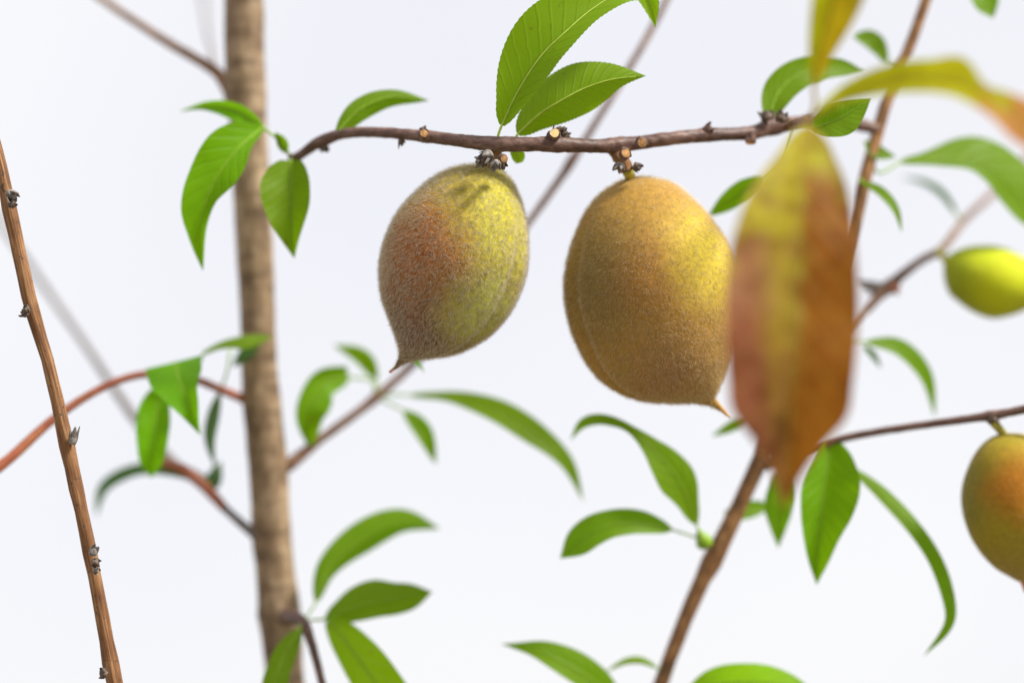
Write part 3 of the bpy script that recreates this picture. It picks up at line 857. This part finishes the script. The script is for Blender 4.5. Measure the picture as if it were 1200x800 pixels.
# twig that carries the fruit at the right edge
tw2 = stem_obj('side_branch', [(896, 545, 3.8, 7), (930, 530, 3.6, 5.5), (1000, 511, 3.2, 4.6), (1080, 498, 2.7, 4.6), (1160, 487, 2.3, 5), (1202, 479, 2.1, 5.2), (1300, 455, 1.6, 5)], M_PURPLE, fb, seed=16, knots=[(1162, 487, 2.3, 0.3, 12)])
bud(tw2, 1164, 489, 2.2, -0.1, 1, 10, 6, M_SCALE, dd=-0.2)
leaf(tw2, [(973, 514, 3.4), (966, 568, 3.1), (960, 628, 2.9), (957, 685, 2.9)], [6, 20, 28, 26, 20, 12, 0], [8, 32, 38, 33, 22, 12, 0], tl=32, tr=42, pet=(975, 517, 3.4), swap=True)
leaf(tw2, [(1003, 552, 3.4), (1035, 580, 3.2), (1066, 612, 3.0), (1093, 650, 2.8), (1109, 690, 2.7), (1112, 728, 2.7), (1082, 769, 2.8)], [3, 8, 9, 9, 9, 9, 8, 6, 0], [3, 7, 9, 9, 9, 9, 7, 4, 0], tl=-30, tr=30, pet=[(975, 517, 3.4), (990, 535, 3.4)], n=44)
leaf(tw2, [(916, 552, 3.8), (914, 600, 3.9), (912, 642, 4.0)], [4, 14, 14, 8, 0], [4, 17, 19, 11, 0], tl=10, tr=30, pet=(925, 532, 3.6))

# leaves of the lower stem
bud(rm, 828, 640, 3.5, -0.5, -1, 26, 10, M_PETIOLE, dd=-0.3, scales=0)
leaf(rm, [(816, 614, 3.4), (800, 570, 3.1), (770, 530, 2.9), (736, 501, 2.9), (705, 491, 3.1), (683, 496, 3.4), (668, 516, 3.7)], [2, 15, 24, 20, 11, 5, 6, 6, 0], [2, 12, 21, 18, 10, 5, 6, 6, 0], tl=30, tr=-15, pet=(822, 630, 3.5), n=44)
leaf(rm, [(787, 620, 3.3), (741, 612, 3.0), (697, 622, 2.9), (656, 654, 3.0)], [2, 10, 13, 14, 16, 14, 0], [2, 12, 16, 18, 19, 15, 0], tl=35, tr=-25, pet=(818, 630, 3.5))
leaf(rm, [(728, 830, 3.8), (700, 800, 3.4), (668, 779, 3.2), (630, 761, 3.2), (587, 754, 3.4)], [4, 14, 16, 15, 12, 6, 0], [4, 15, 19, 19, 14, 6, 0], tl=28, tr=-18, pet=(765, 830, 3.8))
leaf(rm, [(772, 783, 3.7), (752, 774, 3.7), (733, 775, 3.8), (709, 787, 3.9)], 4, 5, tl=10, tr=-30, n=20, m=4, mat=M_BRIGHT, pet=(781, 785, 3.8))
leaf(rm, [(790, 845, 3.6), (830, 805, 3.0), (880, 798, 2.8), (925, 803, 2.8), (965, 822, 3.0)], [4, 13, 19, 19, 12, 0], [4, 16, 24, 24, 14, 0], tl=-40, tr=20, mat=M_BRIGHT, pet=(765, 835, 3.8))
leaf(rm, [(850, 604, 4.2), (877, 597, 4.4), (908, 591, 4.6)], [5, 10, 9, 0], [5, 10, 8, 0], tl=10, tr=30, pet=(852, 618, 3.8))
leaf(rm, [(880, 487, 4.2), (862, 497, 4.3), (834, 511, 4.5)], 7, 7, tl=-10, tr=20, pet=(912, 490, 3.8))

# ------------------------------------------------------------------ fruit
def fruit(label, chords, depth, mat, hmat, seam, seam_amp, stalk, tip_px, tip_mat, n_hair, hair_len, ratio=0.96, hair_r=0.011):
    """chords: pairs of outline points (left, right) from the stalk end to the tip; every ring is round in depth."""
    ch = np.asarray(chords, float)
    rings, sides = 88, 96
    c = catmull(ch, rings)
    top = P(*ch[0, :2], depth)
    root = thing('peach', label, 'peach', top, 'unripe fuzzy fruit hanging on the branches')
    v = np.zeros((rings, sides, 3))
    ss = np.linspace(0, 1, rings)
    for i in range(rings):
        A, B = P(c[i, 0], c[i, 1], depth), P(c[i, 2], c[i, 3], depth)
        C = (A + B) / 2
        h = np.linalg.norm(B - A) / 2
        e1 = unit(B - A)
        for k in range(sides):
            ph = 2 * math.pi * k / sides
            dph = (ph - seam + math.pi) % (2 * math.pi) - math.pi
            gro = seam_amp * (0.08 + 0.92 * ss[i] ** 2) * (math.sin(math.pi * min(1, max(0, ss[i] * 1.02))) ** 0.5 if ss[i] < 0.98 else 0)
            lip = 1 - gro * math.exp(-(dph / 0.085) ** 2) + gro * 0.45 * math.exp(-((abs(dph) - 0.25) / 0.15) ** 2)
            q = C + e1 * h * math.cos(ph) * lip - FWD * h * ratio * math.sin(ph) * lip
            q = q + (q - C) * (0.018 * nz(q, 90, 2) + 0.006 * nz(q, 330, 5))
            v[i, k] = q
    mb = MB()
    faces = [[i * sides + k, i * sides + (k + 1) % sides, (i + 1) * sides + (k + 1) % sides, (i + 1) * sides + k] for i in range(rings - 1) for k in range(sides)]
    mb.add(v.reshape(-1, 3), faces)
    body = mb.build('body', mat, root, loc=top)
    # tip: a dried style
    mb = MB()
    tp = catmull([(x, y, d + depth, r) for x, y, d, r in tip_px], 14)
    mb.tube([P(*q[:3]) for q in tp], [S(q[3], depth) for q in tp], sides=10, rough=0.12, freq=700)
    mb.build('tip', tip_mat, root, loc=P(*tip_px[0][:2], depth))
    mb = MB()
    sp = catmull([(x, y, d + depth, r) for x, y, d, r in stalk], 10)
    mb.tube([P(*q[:3]) for q in sp], [S(q[3], depth) for q in sp], sides=12, rough=0.1, freq=500)
    mb.build('stalk', M_STALK, root, loc=P(*stalk[0][:2], depth))
    # fuzz: short soft hairs leaning towards the tip
    if n_hair:
        V = v.reshape(-1, 3)
        i0 = rng.integers(0, rings - 1, n_hair * 3)
        k0 = rng.integers(0, sides, n_hair * 3)
        a, b, d_ = V[i0 * sides + k0], V[i0 * sides + (k0 + 1) % sides], V[(i0 + 1) * sides + k0]
        nr = np.cross(b - a, d_ - a)
        area = np.linalg.norm(nr, axis=1)
        keep = rng.random(len(area)) < area / np.quantile(area, 0.985)
        keep &= area > 1e-12
        a, b, d_, nr, area = a[keep][:n_hair], b[keep][:n_hair], d_[keep][:n_hair], nr[keep][:n_hair], area[keep][:n_hair]
        nr = nr / area[:, None]
        cen = V.mean(0)
        flip = np.sign(np.einsum('ij,ij->i', nr, a - cen))
        nr = nr * flip[:, None]
        u1, u2 = rng.random(len(a)), rng.random(len(a))
        o = a + (b - a) * u1[:, None] + (d_ - a) * u2[:, None] - nr * 0.00003
        flow = d_ - a
        flow /= np.linalg.norm(flow, axis=1)[:, None] + 1e-12
        sidev = np.cross(nr, flow)
        sw = np.array([mnoise.noise(Vector(q * 260)) for q in o])
        dirv = nr * rng.uniform(0.35, 0.8, len(a))[:, None] + flow * (0.65 + 0.3 * rng.standard_normal(len(a)))[:, None] + sidev * (0.9 * sw + 0.45 * rng.standard_normal(len(a)))[:, None]
        dirv /= np.linalg.norm(dirv, axis=1)[:, None]
        L = S(hair_len, depth) * rng.uniform(0.55, 1.25, len(a))
        e = np.cross(dirv, rng.standard_normal((len(a), 3)))
        e /= np.linalg.norm(e, axis=1)[:, None]
        g = np.cross(dirv, e)
        w = hair_r * 0.001 * rng.uniform(0.7, 1.5, len(a))
        tipv = o + dirv * L[:, None] + nr * (L * 0.12)[:, None]
        vv = np.stack([o + e * w[:, None], o - e * (w * 0.5)[:, None] + g * (w * 0.86)[:, None], o - e * (w * 0.5)[:, None] - g * (w * 0.86)[:, None], tipv], 1).reshape(-1, 3)
        base = np.arange(len(a))[:, None] * 4
        ff = np.concatenate([base + np.array(t) for t in ((0, 1, 3), (1, 2, 3), (2, 0, 3))], 1).reshape(-1, 3)
        me = bpy.data.meshes.new('fuzz')
        me.vertices.add(len(vv))
        me.vertices.foreach_set('co', (vv - top).ravel())
        me.loops.add(ff.size)
        me.loops.foreach_set('vertex_index', ff.ravel().astype(np.int32))
        me.polygons.add(len(ff))
        me.polygons.foreach_set('loop_start', np.arange(0, ff.size, 3, dtype=np.int32))
        me.materials.append(hmat)
        me.update(calc_edges=True)
        fo = bpy.data.objects.new('fuzz', me)
        fo.parent = root
        fo['kind'] = 'stuff'
        COL.objects.link(fo)
    return root


def local(x, y, d, x0, y0, d0):
    """A pigment patch's centre in the fruit's own space."""
    return tuple(P(x, y, d) - P(x0, y0, d0))


M_TIP = plain('dry_tip', (0.50, 0.20, 0.11), var=0.25)
H_PALE = hair_mat('pale_fuzz', (0.92, 0.86, 0.74))
H_GOLD = hair_mat('golden_fuzz', (0.90, 0.77, 0.53))
H_GREEN = hair_mat('green_fuzz', (0.85, 0.86, 0.42))

# left fruit
D1 = 1.0
T1 = (586, 192, D1)
sk1 = peach_mat('blushed_skin', (0.31, 0.24, 0.03), [  # blush is pigment; dark lower left and bright right partly paint the shading
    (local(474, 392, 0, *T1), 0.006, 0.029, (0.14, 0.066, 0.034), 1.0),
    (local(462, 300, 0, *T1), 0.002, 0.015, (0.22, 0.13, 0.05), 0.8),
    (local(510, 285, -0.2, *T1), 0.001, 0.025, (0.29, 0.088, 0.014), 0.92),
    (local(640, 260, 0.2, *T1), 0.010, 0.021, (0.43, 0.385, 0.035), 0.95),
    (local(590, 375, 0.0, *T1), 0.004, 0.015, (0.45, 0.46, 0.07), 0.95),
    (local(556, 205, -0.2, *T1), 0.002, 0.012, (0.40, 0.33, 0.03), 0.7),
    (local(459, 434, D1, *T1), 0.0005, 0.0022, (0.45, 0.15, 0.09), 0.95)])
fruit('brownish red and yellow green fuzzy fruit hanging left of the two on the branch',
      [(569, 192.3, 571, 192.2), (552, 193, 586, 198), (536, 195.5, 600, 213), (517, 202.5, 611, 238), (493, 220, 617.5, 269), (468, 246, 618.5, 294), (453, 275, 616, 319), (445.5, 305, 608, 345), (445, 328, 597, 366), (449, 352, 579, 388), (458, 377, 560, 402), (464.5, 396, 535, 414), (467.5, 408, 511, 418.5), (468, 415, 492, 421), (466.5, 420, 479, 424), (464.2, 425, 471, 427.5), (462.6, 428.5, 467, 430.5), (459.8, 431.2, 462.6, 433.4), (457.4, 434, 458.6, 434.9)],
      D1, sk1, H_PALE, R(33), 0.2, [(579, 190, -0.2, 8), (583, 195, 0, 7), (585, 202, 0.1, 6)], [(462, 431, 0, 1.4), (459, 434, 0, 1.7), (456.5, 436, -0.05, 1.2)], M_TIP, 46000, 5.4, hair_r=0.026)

# right fruit
D2 = 1.5
T2 = (737, 209, D2)
sk2 = peach_mat('golden_skin', (0.36, 0.205, 0.035), [  # olive left and yellow right mix skin colour with painted shade and light
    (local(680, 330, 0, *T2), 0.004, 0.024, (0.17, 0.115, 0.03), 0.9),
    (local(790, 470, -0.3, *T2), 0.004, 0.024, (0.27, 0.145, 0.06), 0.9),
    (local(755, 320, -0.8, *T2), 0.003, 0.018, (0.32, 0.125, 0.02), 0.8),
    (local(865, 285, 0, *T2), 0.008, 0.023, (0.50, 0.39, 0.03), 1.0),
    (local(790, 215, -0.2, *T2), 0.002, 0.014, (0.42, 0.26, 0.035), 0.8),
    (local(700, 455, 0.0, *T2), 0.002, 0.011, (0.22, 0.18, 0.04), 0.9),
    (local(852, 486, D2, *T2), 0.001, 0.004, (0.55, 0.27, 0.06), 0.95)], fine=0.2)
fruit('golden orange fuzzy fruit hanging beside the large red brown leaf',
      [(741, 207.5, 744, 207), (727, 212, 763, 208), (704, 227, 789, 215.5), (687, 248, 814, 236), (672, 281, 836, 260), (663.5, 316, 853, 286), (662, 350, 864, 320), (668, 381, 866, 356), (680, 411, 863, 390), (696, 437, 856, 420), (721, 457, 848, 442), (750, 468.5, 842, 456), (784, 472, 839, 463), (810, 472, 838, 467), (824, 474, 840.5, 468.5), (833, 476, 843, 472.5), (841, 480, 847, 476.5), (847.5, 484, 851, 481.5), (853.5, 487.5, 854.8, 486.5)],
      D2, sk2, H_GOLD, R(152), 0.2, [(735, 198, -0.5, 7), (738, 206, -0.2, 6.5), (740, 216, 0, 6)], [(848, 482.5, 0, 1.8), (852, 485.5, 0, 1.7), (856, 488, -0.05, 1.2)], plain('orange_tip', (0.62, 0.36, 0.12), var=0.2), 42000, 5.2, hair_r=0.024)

# small yellow green fruit
D3 = 5.4
T3 = (1108, 305, D3)
sk3 = peach_mat('yellow_green_skin', (0.36, 0.42, 0.006), [  # darker left and brighter right centre paint the light direction into the skin
    (local(1110, 335, D3 - 0.2, *T3), 0.002, 0.016, (0.26, 0.30, 0.012), 0.9),
    (local(1185, 330, D3 - 0.9, *T3), 0.003, 0.015, (0.46, 0.50, 0.006), 0.95)], fine=0.1)
fruit('small smooth looking yellow green fruit blurred at the right edge',
      [(1106, 309, 1109, 301), (1106, 320, 1117, 295.5), (1108, 332, 1131, 290), (1113, 344, 1151, 287.5), (1123, 353, 1174, 290), (1140, 365, 1196, 300), (1163, 373, 1216, 313), (1187, 369, 1228, 328), (1204, 362, 1232, 338), (1220, 354, 1232, 346), (1228, 351, 1231, 349)],
      D3, sk3, H_GREEN, R(200), 0.05, [(1100, 294, 0.4, 5), (1106, 302, 0.1, 4.5), (1113, 312, 0, 4)], [(1228, 350, 0, 4), (1236, 353, 0, 2), (1242, 355, 0, 1)], M_TIP, 4000, 4, hair_r=0.008)

# fruit cut by the right edge of the frame
D4 = 2.4
T4 = (1178, 507, D4)
sk4 = peach_mat('orange_olive_skin', (0.28, 0.215, 0.014), [
    (local(1130, 575, D4 - 0.3, *T4), 0.004, 0.013, (0.20, 0.17, 0.02), 0.9),
    (local(1200, 690, D4 - 0.3, *T4), 0.003, 0.016, (0.30, 0.22, 0.05), 0.8),
    (local(1194, 572, D4 - 0.9, *T4), 0.002, 0.0125, (0.36, 0.13, 0.008), 0.9)], fine=0.15)
fruit('orange and olive fuzzy fruit hanging from the twig at the right edge',
      [(1177, 508, 1181, 507), (1164, 511, 1198, 508), (1148, 524, 1218, 516), (1136, 545, 1236, 532), (1128, 575, 1248, 562), (1129, 600, 1252, 595), (1137, 627, 1250, 624), (1150, 648, 1243, 647), (1166, 665, 1230, 664), (1182, 675, 1216, 674), (1193, 681, 1206, 680)],
      D4, sk4, H_GOLD, R(205), 0.06, [(1163, 493, -0.2, 6), (1170, 501, -0.1, 5), (1179, 512, 0, 5)], [(1199, 676, 0, 7), (1200, 685, 0, 3), (1202, 694, 0, 1.5)], M_TIP, 5000, 4.5, hair_r=0.008)
